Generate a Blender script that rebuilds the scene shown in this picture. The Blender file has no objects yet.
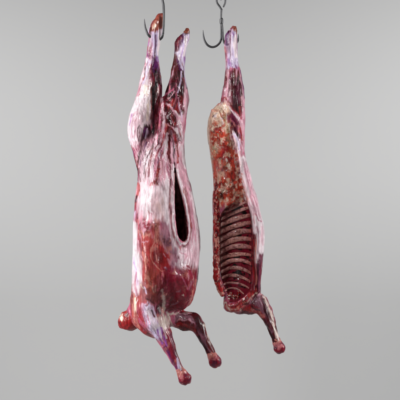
import bpy, math, random, time
import numpy as np
T0 = time.time()
S = 0.004                       # metres in one modelling unit (drawing unit used for all the tables below)
C = bpy.context.scene.collection
SC = bpy.context.scene

# ---------------------------------------------------------------- camera, world, lamps, exposure
cam = bpy.data.cameras.new('camera'); co = bpy.data.objects.new('camera', cam); C.objects.link(co)
co.location = (0, -6.0, 0.8); co.rotation_euler = (math.radians(90), 0, 0)
cam.sensor_width = 36; cam.lens = 36*6.0/1.6; cam.clip_end = 100
SC.camera = co
w = bpy.data.worlds.new('World'); SC.world = w; w.use_nodes = True
w.node_tree.nodes['Background'].inputs[0].default_value = (1, 1, 1, 1)
w.node_tree.nodes['Background'].inputs[1].default_value = 0.055
def area(name, loc, target, sx, sy, power, col=(1, 1, 1)):
    l = bpy.data.lights.new(name, 'AREA'); l.shape = 'RECTANGLE'; l.size = sx; l.size_y = sy
    l.energy = power; l.color = col
    o = bpy.data.objects.new(name, l); C.objects.link(o); o.location = loc
    d = np.array(target, float)-np.array(loc, float)
    from mathutils import Vector
    o.rotation_euler = Vector(d).to_track_quat('-Z', 'Y').to_euler()
    return o
area('softbox_left', (-2.2, -0.5, 1.1), (-0.1, 0, 0.8), 0.35, 2.0, 66)
area('softbox_right', (2.3, -0.6, 1.1), (0.1, 0, 0.8), 0.35, 2.0, 54)
area('key_front', (-1.2, -3.0, 2.4), (-0.05, 0, 0.8), 0.6, 0.6, 58, (1, .98, .96))
area('backdrop_light_left', (-2.1, 0.9, 1.6), (-1.3, 2.8, 0.9), 0.3, 1.8, 41)
area('backdrop_light_right', (2.1, 0.9, 1.6), (1.3, 2.8, 0.9), 0.3, 1.8, 44)
area('backdrop_light_top', (0.0, 0.0, 4.4), (0, 2.8, 0.9), 4.0, 0.5, 9)
SC.view_settings.view_transform = 'Standard'; SC.view_settings.look = 'None'
SC.view_settings.gamma = 1; SC.view_settings.exposure = 0

# ---------------------------------------------------------------- small toolbox
def tag(o, label=None, cat=None, group=None, kind=None):
    if label: o['label'] = label
    if cat: o['category'] = cat
    if group: o['group'] = group
    if kind: o['kind'] = kind
    return o
def W(x, z, y=0):               # drawing units -> metres
    return ((x-200)*S, y*S, (400-z)*S)
def empty(name, loc):
    o = bpy.data.objects.new(name, None); C.objects.link(o); o.location = loc; o.empty_display_size = .05
    return o
def mesh_np(name, V, F, mat, parent=None, col=None, smooth=True):
    me = bpy.data.meshes.new(name)
    V = np.asarray(V, np.float32); F = np.asarray(F, np.int32)
    n, k = F.shape
    me.vertices.add(len(V)); me.vertices.foreach_set('co', V.ravel())
    me.loops.add(n*k); me.loops.foreach_set('vertex_index', F.ravel())
    me.polygons.add(n); me.polygons.foreach_set('loop_start', np.arange(0, n*k, k, dtype=np.int32))
    me.update(calc_edges=True)
    me.polygons.foreach_set('use_smooth', np.ones(n, bool) if smooth else np.zeros(n, bool))
    if col is not None:
        a = me.color_attributes.new('tissue', 'FLOAT_COLOR', 'POINT')
        c4 = np.ones((len(V), 4), np.float32); c4[:, :col.shape[1]] = col
        a.data.foreach_set('color', c4.ravel())
    me.materials.append(mat)
    o = bpy.data.objects.new(name, me); C.objects.link(o)
    if parent is not None:
        o.parent = parent
        p = np.array(parent.location) if parent.parent is None else np.array(parent.parent.location)+np.array(parent.location)
        o.location = (0, 0, 0)
        me.vertices.foreach_set('co', (V-p.astype(np.float32)).ravel())
    return o

# ---------------------------------------------------------------- noise
def _h(i, j, k, s):
    with np.errstate(over='ignore'):
        n = (i.astype(np.uint32)*np.uint32(374761393) + j.astype(np.uint32)*np.uint32(668265263)
             + k.astype(np.uint32)*np.uint32(2147483647 & 1274126177) + np.uint32(s*7919+17))
        n = (n ^ (n >> np.uint32(13)))*np.uint32(1274126177)
        n = n ^ (n >> np.uint32(16))
        n = n*np.uint32(2246822519); n = n ^ (n >> np.uint32(15))
    return (n & np.uint32(0xFFFFFF)).astype(np.float32)/8388607.5-1
def vn(x, y, z, s=0):
    xi = np.floor(x); yi = np.floor(y); zi = np.floor(z)
    fx = (x-xi).astype(np.float32); fy = (y-yi).astype(np.float32); fz = (z-zi).astype(np.float32)
    fx = fx*fx*(3-2*fx); fy = fy*fy*(3-2*fy); fz = fz*fz*(3-2*fz)
    xi = xi.astype(np.int64); yi = yi.astype(np.int64); zi = zi.astype(np.int64)
    r = 0
    for a in (0, 1):
        for b in (0, 1):
            for c in (0, 1):
                wt = (fx if a else 1-fx)*(fy if b else 1-fy)*(fz if c else 1-fz)
                r = r+wt*_h(xi+a, yi+b, zi+c, s)
    return r
def fbm(x, y, z, s=0, o=3):
    r = 0; a = 1.0; t = 0
    for i in range(o):
        r = r+a*vn(x*2**i, y*2**i, z*2**i, s+i*13); t += a; a *= .55
    return r/t*1.6
def sst(a, b, x):
    t = np.clip((x-a)/(b-a), 0, 1); return t*t*(3-2*t)

# ---------------------------------------------------------------- signed distance shapes on a grid
class Grid:
    def __init__(g, x0, x1, y0, y1, z0, z1, h):
        g.h = h; g.x = np.arange(x0, x1, h, dtype=np.float32); g.y = np.arange(y0, y1, h, dtype=np.float32)
        g.z = np.arange(z0, z1, h, dtype=np.float32)
        g.d = np.full((len(g.x), len(g.y), len(g.z)), 50, np.float32)
    def sub(g, lo, hi):
        def r(a, l, u): return slice(int(np.searchsorted(a, l)), int(np.searchsorted(a, u)))
        return r(g.x, lo[0], hi[0]), r(g.y, lo[1], hi[1]), r(g.z, lo[2], hi[2])
    def add(g, shp, k=3.0, cut=False):
        lo, hi = shp.box; m = k+3
        s = g.sub([l-m for l in lo], [u+m for u in hi])
        X = g.x[s[0]][:, None, None]; Y = g.y[s[1]][None, :, None]; Z = g.z[s[2]][None, None, :]
        d = shp(X, Y, Z); a = g.d[s]
        if cut:
            hh = np.clip(.5-.5*(d+a)/k, 0, 1); g.d[s] = a+(-d-a)*hh+k*hh*(1-hh)
        else:
            hh = np.clip(.5+.5*(a-d)/k, 0, 1); g.d[s] = a+(d-a)*hh-k*hh*(1-hh)
class Loft:
    """rows: z, x_left, x_right, half_depth, y_centre"""
    def __init__(s, rows, sm=2.5):
        R = np.array(rows, float); s.R = R
        z = np.arange(R[0, 0], R[-1, 0]+.25, .5)
        t = [np.interp(z, R[:, 0], R[:, i]) for i in range(1, 5)]
        n = int(max(1, sm*2)); ker = np.hanning(2*n+3)[1:-1]; ker /= ker.sum(); pad = len(ker)//2
        t = [np.convolve(np.pad(q, pad, mode='reflect', reflect_type='odd'), ker, 'valid') for q in t]
        s.z = z; s.t = t
        s.box = ([R[:, 1].min(), (R[:, 4]-R[:, 3]).min(), z[0]], [R[:, 2].max(), (R[:, 4]+R[:, 3]).max(), z[-1]])
    def __call__(s, X, Y, Z):
        l, r, b, yc = [np.interp(Z, s.z, q).astype(np.float32) for q in s.t]
        a = np.maximum((r-l)/2, .3); cx = (r+l)/2; b = np.maximum(b, .3)
        q = np.sqrt(((X-cx)/a)**2+((Y-yc)/b)**2)
        m = np.minimum(a, b); d = (q-1)*m
        dz = np.maximum(np.maximum(s.z[0]-Z, Z-s.z[-1]), 0).astype(np.float32)
        return np.where(dz > 0, np.sqrt(np.maximum(d, 0)**2+dz*dz)+0*d, d).astype(np.float32)
class Chain:
    """pts: x, z, y, r   round tapered chain"""
    def __init__(s, pts, k=1.5):
        P = np.array(pts, float)[:, [0, 2, 1, 3]]; s.P = P; s.k = k
        r = P[:, 3].max(); s.box = ((P[:, :3].min(0)-r).tolist(), (P[:, :3].max(0)+r).tolist())
    def __call__(s, X, Y, Z):
        out = None
        for A, B in zip(s.P[:-1], s.P[1:]):
            v = (B-A)[:3]; L = float(v@v)+1e-6
            t = np.clip(((X-A[0])*v[0]+(Y-A[1])*v[1]+(Z-A[2])*v[2])/L, 0, 1)
            d = np.sqrt((X-A[0]-t*v[0])**2+(Y-A[1]-t*v[1])**2+(Z-A[2]-t*v[2])**2)-(A[3]+t*(B[3]-A[3]))
            d = d.astype(np.float32)
            if out is None: out = d
            else:
                h = np.clip(.5+.5*(out-d)/s.k, 0, 1); out = out+(d-out)*h-s.k*h*(1-h)
        return out
def surface_nets(g):
    d = g.d; ins = d < 0
    nx, ny, nz = d.shape
    c = ins[:-1, :-1, :-1].astype(np.int8)
    cnt = np.zeros((nx-1, ny-1, nz-1), np.int8)
    for a in (0, 1):
        for b in (0, 1):
            for e in (0, 1): cnt += ins[a:nx-1+a, b:ny-1+b, e:nz-1+e]
    act = (cnt > 0) & (cnt < 8)
    I, J, K = np.nonzero(act); n = len(I)
    idx = np.full(act.shape, -1, np.int32); idx[I, J, K] = np.arange(n)
    acc = np.zeros((n, 3)); w = np.zeros(n)
    corners = [(a, b, e) for a in (0, 1) for b in (0, 1) for e in (0, 1)]
    val = {q: d[I+q[0], J+q[1], K+q[2]].astype(float) for q in corners}
    for q in corners:
        for ax in range(3):
            if q[ax]: continue
            r = list(q); r[ax] = 1; r = tuple(r)
            va, vb = val[q], val[r]; m = (va < 0) != (vb < 0)
            t = np.where(m, va/np.where(m, va-vb, 1), 0)
            p = np.zeros((n, 3)); p[:] = q; p[:, ax] = t
            acc += p*m[:, None]; w += m
    P = acc/w[:, None]+np.stack([I, J, K], 1)
    P = P*g.h+np.array([g.x[0], g.y[0], g.z[0]])
    F = []
    for ax in range(3):
        A = ins; sl0 = [slice(None)]*3; sl1 = [slice(None)]*3
        sl0[ax] = slice(0, -1); sl1[ax] = slice(1, None)
        e = A[tuple(sl0)] != A[tuple(sl1)]
        i = list(np.nonzero(e)); u, v = [q for q in range(3) if q != ax]
        ok = (i[u] > 0) & (i[v] > 0) & (i[u] < d.shape[u]-1) & (i[v] < d.shape[v]-1)
        i = [q[ok] for q in i]
        def cell(du, dv):
            j = [i[0].copy(), i[1].copy(), i[2].copy()]; j[u] = j[u]-du; j[v] = j[v]-dv
            return idx[j[0], j[1], j[2]]
        q = np.stack([cell(0, 0), cell(1, 0), cell(1, 1), cell(0, 1)], 1)
        flip = A[i[0], i[1], i[2]]
        if ax == 1: flip = ~flip
        q[flip] = q[flip][:, ::-1]
        F.append(q)
    F = np.concatenate(F)
    F = F[(F >= 0).all(1)]
    return P, F          # P in (x, y, z_down)
def normals(P, F):
    a = P[F[:, 2]]-P[F[:, 0]]; b = P[F[:, 3]]-P[F[:, 1]]
    n = np.cross(a, b); N = np.zeros_like(P)
    for k in range(4):
        for c in range(3): N[:, c] += np.bincount(F[:, k], n[:, c], len(P))
    return N/np.maximum(np.linalg.norm(N, axis=1), 1e-9)[:, None]
def relax(P, F, it=1, lam=.5):
    for _ in range(it):
        A = np.zeros_like(P); w = np.zeros(len(P))
        for k in range(4):
            for q in (1, 3):
                j = F[:, (k+q) % 4]
                for c in range(3): A[:, c] += np.bincount(F[:, k], P[j, c], len(P))
                w += np.bincount(F[:, k], minlength=len(P))
        P = P*(1-lam)+lam*A/np.maximum(w, 1)[:, None]
    return P

# ---------------------------------------------------------------- tissue colours (albedos, a few strokes use them for painted highlights and shade)
K = dict(white=(.76, .63, .67), pinkw=(.58, .29, .36), pink=(.42, .10, .17), pinkb=(.30, .11, .12), pinkg=(.23, .10, .14),
         red=(.32, .014, .016), crim=(.21, .006, .022), dred=(.09, .004, .007), mar=(.025, .002, .004), blk=(.006, .002, .003), bred=(.55, .045, .02), orng=(.60, .16, .07),
         orr=(.36, .045, .042), salm=(.55, .20, .16), pur=(.10, .012, .10), vio=(.28, .08, .36), lil=(.58, .48, .66),
         cream=(.80, .63, .48), tan=(.45, .30, .16), bone=(.62, .50, .44), brn=(.13, .035, .02), plum=(.10, .008, .03),
         olive=(.50, .43, .27), brick=(.24, .05, .03))
for k in K: K[k] = np.array(K[k], np.float32)
# paint jobs: each a stroke  (colour, width, relief, amount, 'x,z x,z ...')  or a patch  ('P', colour, softness, amount, 'x,z ...')
def pts(s): return np.array([[float(v) for v in p.split(',')] for p in s.split()])
def seg_d(X, Z, P):
    d = None
    for A, B in zip(P[:-1], P[1:]):
        v = B-A; L = v@v+1e-9
        t = np.clip(((X-A[0])*v[0]+(Z-A[1])*v[1])/L, 0, 1)
        e = np.hypot(X-A[0]-t*v[0], Z-A[1]-t*v[1]); d = e if d is None else np.minimum(d, e)
    if d is None: d = np.hypot(X-P[0, 0], Z-P[0, 1])
    return d
def poly_sd(X, Z, P):
    d = seg_d(X, Z, np.vstack([P, P[:1]])); ins = np.zeros(len(X), bool)
    for A, B in zip(P, np.roll(P, -1, 0)):
        c = (A[1] > Z) != (B[1] > Z)
        with np.errstate(divide='ignore', invalid='ignore'):
            ins ^= c & (X < (B[0]-A[0])*(Z-A[1])/(B[1]-A[1]+1e-12)+A[0])
    return np.where(ins, -d, d)
def smooth_line(P):
    if len(P) < 3: return P
    Q = np.vstack([2*P[0]-P[1], P, 2*P[-1]-P[-2]]); out = []
    for i in range(1, len(Q)-2):
        for t in (0, .33, .66):
            a, b, c, d = Q[i-1:i+3]
            out.append(.5*(2*b+(c-a)*t+(2*a-5*b+4*c-d)*t*t+(3*b-a-3*c+d)*t**3))
    out.append(P[-1]); return np.array(out)
def paint(V, N, jobs, base, fibre=1.0, blood=1.0, seed=0, flow=None):
    """V in drawing space (x, y, z_down). returns colour, relief"""
    x, y, z = V.T.astype(np.float32)
    wx = x+.8*fbm(x/6, y/6, z/15, seed+1, 3)+.25*vn(x/1.3, y/1.3, z/4, seed+5)
    wz = z+2.2*fbm(x/5, y/5, z/9, seed+2, 3)
    col = np.tile(K[base], (len(x), 1)); rel = np.zeros(len(x), np.float32)
    # colour applies through the whole thickness as tissue; relief only where the stroke was laid (outer front)
    front = sst(.05, .45, -N[:, 1])
    rag = fbm(x/1.6, y/1.6, z/8, seed+3, 3)
    for j in jobs:
        if j[0] == 'P':
            _, c, soft, amt, p = j; p = pts(p)
            lo = p.min(0)-6; hi = p.max(0)+6
            m = np.nonzero((wx > lo[0]) & (wx < hi[0]) & (wz > lo[1]) & (wz < hi[1]))[0]
            if not len(m): continue
            d = poly_sd(wx[m], wz[m], p)+rag[m]*soft*1.5
            a = amt*sst(soft*1.9, -soft*1.9, d)
            col[m] += (K[c]-col[m])*a[:, None]
        else:
            c, wd, h, amt, p = j; p = smooth_line(pts(p))
            lo = p.min(0)-wd*2-4; hi = p.max(0)+wd*2+4
            m = np.nonzero((wx > lo[0]) & (wx < hi[0]) & (wz > lo[1]) & (wz < hi[1]))[0]
            if not len(m): continue
            d0 = seg_d(wx[m], wz[m], p)
            d = d0+rag[m]*wd*.35
            a = amt*sst(wd*.5+.75, wd*.5-.55, d)
            col[m] += (K[c]-col[m])*a[:, None]
            if h: rel[m] += h*np.exp(-(d0/(wd*.6+.3))**2)*front[m]
    # fibres of fascia and muscle running down the carcass
    sx = x
    if flow is not None:                                             # fibres follow the limbs and the barrel
        A = np.array(flow, float); l, m, r = [np.interp(z, A[:, 0], A[:, i]) for i in (1, 2, 3)]
        sx = (np.where(x < m, (x-m)/np.maximum(m-l, 2), (x-m)/np.maximum(r-m, 2))*20).astype(np.float32)
    sx = sx+2.2*fbm(x/9, y/9, z/16, seed+50, 2)
    f = fbm(sx/2.1, y/3.2, z/26, seed+20, 3); f2 = fbm(sx/4.2+7, y/5, z/34, seed+21, 3)
    lum = col.mean(1)
    fm = fibre if np.ndim(fibre) else np.full(len(x), fibre)
    col = col*(1+.28*fbm(x/6, y/6, z/8, seed+60, 3))[:, None]
    redd = sst(.34, .26, lum)*sst(.05, .10, lum)                     # fat and blood clouds inside the red flesh
    a = redd*sst(.25, .6, fbm(x/4.5, y/4.5, z/5.5, seed+70, 4))*.55; col = col+(K['salm']-col)*a[:, None]
    a = redd*sst(.2, .6, fbm(x/5.5, y/5.5, z/8, seed+74, 4))*.6; col = col+(K['dred']-col)*a[:, None]
    vein = sst(.78, 1.0, 1-np.abs(f))*np.clip(.5+1.2*f2, 0, 1)          # thin dark lines between the fibres
    col = col+(np.where((lum > .3)[:, None], K['plum'], K['mar'])-col)*(vein*np.clip(fm, 0, 1.1)*.62)[:, None]
    a = sst(.2, .9, f)*fm*.8                                # pale strands
    col = col+(np.where((lum > .25)[:, None], K['white'], K['pink'])-col)*(a*np.where(lum > .25, .8, .45))[:, None]
    a = sst(.15, .9, f2)*.8*fm
    col = col+(np.where((lum > .25)[:, None], K['pink'], K['mar'])-col)*(a*.75)[:, None]
    b = np.clip(fbm(x/4, y/4, z/5, seed+30, 4)*1.6-.7, 0, 1)*.6*blood
    col = col+(K['crim']-col)*b[:, None]
    rel += fm*(f*.38-vein*.30+f2*.7)+.03*fbm(x/1.2, y/1.2, z/1.2, seed+40, 2)+.7*fbm(x/8, y/8, z/20, seed+41, 2)
    return np.clip(col, 0, 1), rel

# ---------------------------------------------------------------- materials
def mat_meat(name, rough=.36, bump=.06, coat=.40, sss=.05, scale=1.0, spec=.22):
    m = bpy.data.materials.new(name); m.use_nodes = True; nt = m.node_tree; N = nt.nodes; L = nt.links
    b = N['Principled BSDF']
    at = N.new('ShaderNodeAttribute'); at.attribute_name = 'tissue'
    tc = N.new('ShaderNodeTexCoord'); mp = N.new('ShaderNodeMapping'); mp.inputs['Scale'].default_value = (1, 1, .09)
    L.new(tc.outputs['Object'], mp.inputs[0])
    n1 = N.new('ShaderNodeTexNoise'); n1.inputs['Scale'].default_value = 190*scale; n1.inputs['Detail'].default_value = 5
    n1.inputs['Roughness'].default_value = .62; L.new(mp.outputs[0], n1.inputs[0])
    n2 = N.new('ShaderNodeTexNoise'); n2.inputs['Scale'].default_value = 120*scale; n2.inputs['Detail'].default_value = 6
    n2.inputs['Distortion'].default_value = 1.2; L.new(tc.outputs['Object'], n2.inputs[0])
    # fine mottling of the tissue colour
    mr = N.new('ShaderNodeMapRange'); mr.inputs[1].default_value = .3; mr.inputs[2].default_value = .7
    mr.inputs[3].default_value = .62; mr.inputs[4].default_value = 1.28; L.new(n1.outputs[0], mr.inputs[0])
    mx = N.new('ShaderNodeVectorMath'); mx.operation = 'SCALE'; L.new(at.outputs['Color'], mx.inputs[0]); L.new(mr.outputs[0], mx.inputs['Scale'])
    L.new(mx.outputs[0], b.inputs['Base Color'])
    rr = N.new('ShaderNodeMapRange'); rr.inputs[1].default_value = .35; rr.inputs[2].default_value = .65
    rr.inputs[3].default_value = rough-.10; rr.inputs[4].default_value = rough+.28; L.new(n2.outputs[0], rr.inputs[0])
    L.new(rr.outputs[0], b.inputs['Roughness'])
    ad = N.new('ShaderNodeMath'); ad.operation = 'ADD'; L.new(n1.outputs[0], ad.inputs[0]); L.new(n2.outputs[0], ad.inputs[1])
    bp = N.new('ShaderNodeBump'); bp.inputs['Strength'].default_value = bump; bp.inputs['Distance'].default_value = .003
    L.new(ad.outputs[0], bp.inputs['Height']); L.new(bp.outputs[0], b.inputs['Normal'])
    b.inputs['Specular IOR Level'].default_value = spec
    n3 = N.new('ShaderNodeTexNoise'); n3.inputs['Scale'].default_value = 22; n3.inputs['Detail'].default_value = 3; L.new(tc.outputs['Object'], n3.inputs[0])
    cw = N.new('ShaderNodeMapRange'); cw.inputs[1].default_value = .38; cw.inputs[2].default_value = .62   # wet here, drier there
    cw.inputs[3].default_value = .05; cw.inputs[4].default_value = coat*1.5; L.new(n3.outputs[0], cw.inputs[0]); L.new(cw.outputs[0], b.inputs['Coat Weight'])
    b.inputs['Coat Roughness'].default_value = .14
    L.new(bp.outputs[0], b.inputs['Coat Normal'])
    b.inputs['Subsurface Weight'].default_value = sss; b.inputs['Subsurface Radius'].default_value = (1, .25, .18)
    b.inputs['Subsurface Scale'].default_value = .006
    return m
M_meat = mat_meat('wet_meat')
M_cut = mat_meat('cut_meat', rough=.34, bump=.2, coat=.35)
M_rib = mat_meat('rib_lining', rough=.32, bump=.1, coat=.4)
M_steel = bpy.data.materials.new('dark_steel'); M_steel.use_nodes = True
_b = M_steel.node_tree.nodes['Principled BSDF']; _b.inputs['Metallic'].default_value = .85
_n = M_steel.node_tree.nodes.new('ShaderNodeTexNoise'); _n.inputs['Scale'].default_value = 90; _n.inputs['Detail'].default_value = 5
_r = M_steel.node_tree.nodes.new('ShaderNodeValToRGB'); _r.color_ramp.elements[0].color = (.035, .035, .038, 1); _r.color_ramp.elements[1].color = (.16, .16, .165, 1)
_r.color_ramp.elements[0].position = .35; _r.color_ramp.elements[1].position = .7
M_steel.node_tree.links.new(_n.outputs[0], _r.inputs[0]); M_steel.node_tree.links.new(_r.outputs[0], _b.inputs['Base Color'])
_b.inputs['Roughness'].default_value = .42
M_back = bpy.data.materials.new('backdrop_paper'); M_back.use_nodes = True
_b = M_back.node_tree.nodes['Principled BSDF']; _b.inputs['Roughness'].default_value = .95; _b.inputs['Specular IOR Level'].default_value = .1
_n = M_back.node_tree.nodes.new('ShaderNodeTexNoise'); _n.inputs['Scale'].default_value = 2.0
_r = M_back.node_tree.nodes.new('ShaderNodeValToRGB'); _r.color_ramp.elements[0].color = (.395, .395, .395, 1); _r.color_ramp.elements[1].color = (.404, .404, .404, 1)
M_back.node_tree.links.new(_n.outputs[0], _r.inputs[0]); M_back.node_tree.links.new(_r.outputs[0], _b.inputs['Base Color'])

# ---------------------------------------------------------------- backdrop: seamless paper sweep
def build_backdrop():
    prof = [(-7.5, -1.0), (1.6, -1.0)]
    for i in range(13):
        a = i/12*math.pi/2; prof.append((1.6+1.2*math.sin(a), -1.0+1.2*(1-math.cos(a))))
    prof += [(2.8, 4.5)]
    V = [(x, p[0], p[1]) for p in prof for x in (-6, 6)]
    F = [(2*i, 2*i+1, 2*i+3, 2*i+2) for i in range(len(prof)-1)]
    o = mesh_np('backdrop', V, F, M_back)
    o.modifiers.new('thickness', 'SOLIDIFY').thickness = .004
    tag(o, 'plain light grey seamless studio backdrop behind the hanging meat', 'backdrop', kind='structure')
build_backdrop()

# ---------------------------------------------------------------- tubes
def cr(P, n=6):
    P = np.array(P, float)
    if len(P) < 3: return P
    Q = np.vstack([2*P[0]-P[1], P, 2*P[-1]-P[-2]]); out = []
    for i in range(1, len(Q)-2):
        for t in np.arange(n)/n:
            a, b, c, d = Q[i-1:i+3]
            out.append(.5*(2*b+(c-a)*t+(2*a-5*b+4*c-d)*t*t+(3*b-a-3*c+d)*t**3))
    out.append(P[-1]); return np.array(out)
def tube(P, seg=12, n=6):
    """P: x, z, y, r in drawing units -> V (metres), F"""
    Q = cr(P, n); pos = np.array([W(q[0], q[1], q[2]) for q in Q]); r = Q[:, 3]*S
    T = np.gradient(pos, axis=0); T /= np.linalg.norm(T, axis=1)[:, None]+1e-12
    ref = np.array([0, 1, 0.]) if abs(T[0][1]) < .9 else np.array([1, 0, 0.])
    V = []
    for p, t, rr in zip(pos, T, r):
        u = ref-t*(ref@t); u /= np.linalg.norm(u); v = np.cross(t, u); ref = u
        for k in range(seg):
            a = 2*math.pi*k/seg; V.append(p+rr*(math.cos(a)*u+math.sin(a)*v))
    n_ = len(pos); F = []
    for i in range(n_-1):
        for k in range(seg):
            F.append((i*seg+k, i*seg+(k+1) % seg, (i+1)*seg+(k+1) % seg, (i+1)*seg+k))
    V.append(pos[0]-T[0]*r[0]*.5); V.append(pos[-1]+T[-1]*r[-1]*.5)
    a, b = len(V)-2, len(V)-1
    for k in range(0, seg, 2):
        F.append((a, (k+2) % seg, k+1, k)); e = (n_-1)*seg; F.append((b, e+k, e+k+1, e+(k+2) % seg))
    return np.array(V), np.array(F)
def join(parts):
    V = []; F = []; o = 0
    for v, f in parts: V.append(v); F.append(f+o); o += len(v)
    return np.vstack(V), np.vstack(F)

# ---------------------------------------------------------------- meshing helper for tissue parts
def flesh(name, g, jobs, base, mat, parent, fibre=1.0, blood=1.0, seed=0, extra=None, k_rel=1.0, flow=None, it=2, world0=None):
    P, F = surface_nets(g)
    P = relax(P, F, it, .5)
    N = normals(P, F)
    # outward check (z axis is flipped later)
    c, r = paint(P, N, jobs, base, fibre(P) if callable(fibre) else fibre, blood, seed, flow)
    if extra is not None: c, r = extra(P, N, c, r)
    P2 = P+N*(r*k_rel)[:, None]
    V = np.stack([(P2[:, 0]-200)*S, P2[:, 1]*S, (400-P2[:, 2])*S], 1)
    o = mesh_np(name, V, F[:, ::-1], mat, parent, c)
    return o
# ================================================================ whole carcass
LEG_L = [(14, 158.5, 163.3, 2.4, -1), (18, 156, 163.3, 3.5, -1), (22, 153, 163, 4.2, -1), (27, 150, 163, 4.6, -1), (32, 148.5, 162, 5, -1),
 (37, 149.5, 160.3, 5, -1), (45, 148.4, 160.5, 5.2, -1), (55, 147.5, 159, 5.6, -1), (62, 145.5, 159.3, 6.5, -1), (75, 141.5, 161, 9, -1),
 (87, 138.5, 162, 12, -1), (100, 135.5, 161, 14, -1), (108, 132.5, 159.5, 15.5, -2), (115, 129.2, 158, 16.5, -3), (125, 127.6, 156, 17, -4),
 (135, 128.3, 155, 17, -5), (142, 130, 156, 17, -5), (150, 132.5, 158, 16, -4), (160, 136.5, 158, 14, -2), (172, 142, 156, 11, 0), (182, 147, 152, 6, 0)]
LEG_R = [(29, 186, 189, 1.2, 2), (33, 184, 189.4, 2.4, 2), (36, 179.5, 189.2, 3.8, 2), (39, 176.4, 188.6, 4.8, 2), (43, 174.8, 187.4, 5.2, 2), (48, 175, 186, 5.2, 2), (57, 174, 185, 5.6, 2),
 (65, 172.6, 184.6, 6.4, 2), (75, 170.5, 185, 8.5, 1), (87, 167, 187, 12, 0), (100, 164, 188, 14, -2), (110, 161, 187.2, 16, -4), (125, 158, 186, 18, -6),
 (135, 158, 184.6, 18, -6), (150, 160, 182.5, 15, -4), (162, 164, 180, 10, 0)]
TORSO = [(104, 152, 180, 9, 3), (118, 147, 182, 14, 2), (130, 142, 183, 19, 2), (142, 137.5, 183, 24, 2), (150, 135, 183.3, 27, 2), (160, 135.5, 184.2, 30, 2), (170, 137.6, 186.2, 32, 2),
 (180, 137.5, 188.8, 34, 2), (190, 136.4, 191.3, 35, 2), (200, 134.7, 194, 36, 2), (210, 134.4, 195.6, 36.5, 2), (220, 134, 197.3, 37, 2), (230, 133.4, 199.2, 37, 2),
 (240, 133, 200.3, 37, 2), (250, 132.7, 200, 37, 2), (260, 132.4, 199.3, 36.5, 2), (270, 132, 198.6, 36, 2), (280, 131.8, 197.8, 35, 2), (290, 131.3, 195.8, 32, 2), (298, 131, 193.3, 28, 2),
 (305, 131, 190, 24, 2), (311, 131, 181, 20, 2), (318, 132.5, 172, 17, 0), (326, 136.5, 170, 14, -3), (332, 143, 169, 11, -4), (337, 152, 167, 7, -4)]
SLIT = [(163, 174.7, 175.1, 40, -40), (168, 174.7, 175.7, 40, -40), (174, 174.8, 176.6, 40, -40), (182, 175, 178.4, 40, -40), (192, 175, 181.2, 40, -40), (205, 174.9, 184.3, 40, -40), (215, 175.3, 186.2, 40, -40), (222, 175.9, 187.2, 40, -40), (230, 176.8, 187.9, 40, -40), (236, 178.4, 187.8, 40, -40), (240.5, 181, 186, 40, -40)]
CAVITY = [(178, 170, 178, 8, -12), (188, 163, 182, 14, -10), (205, 155, 185, 18, -8), (220, 152, 187, 20, -7), (240, 153, 188, 18, -7), (253, 160, 184, 10, -8)]
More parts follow.
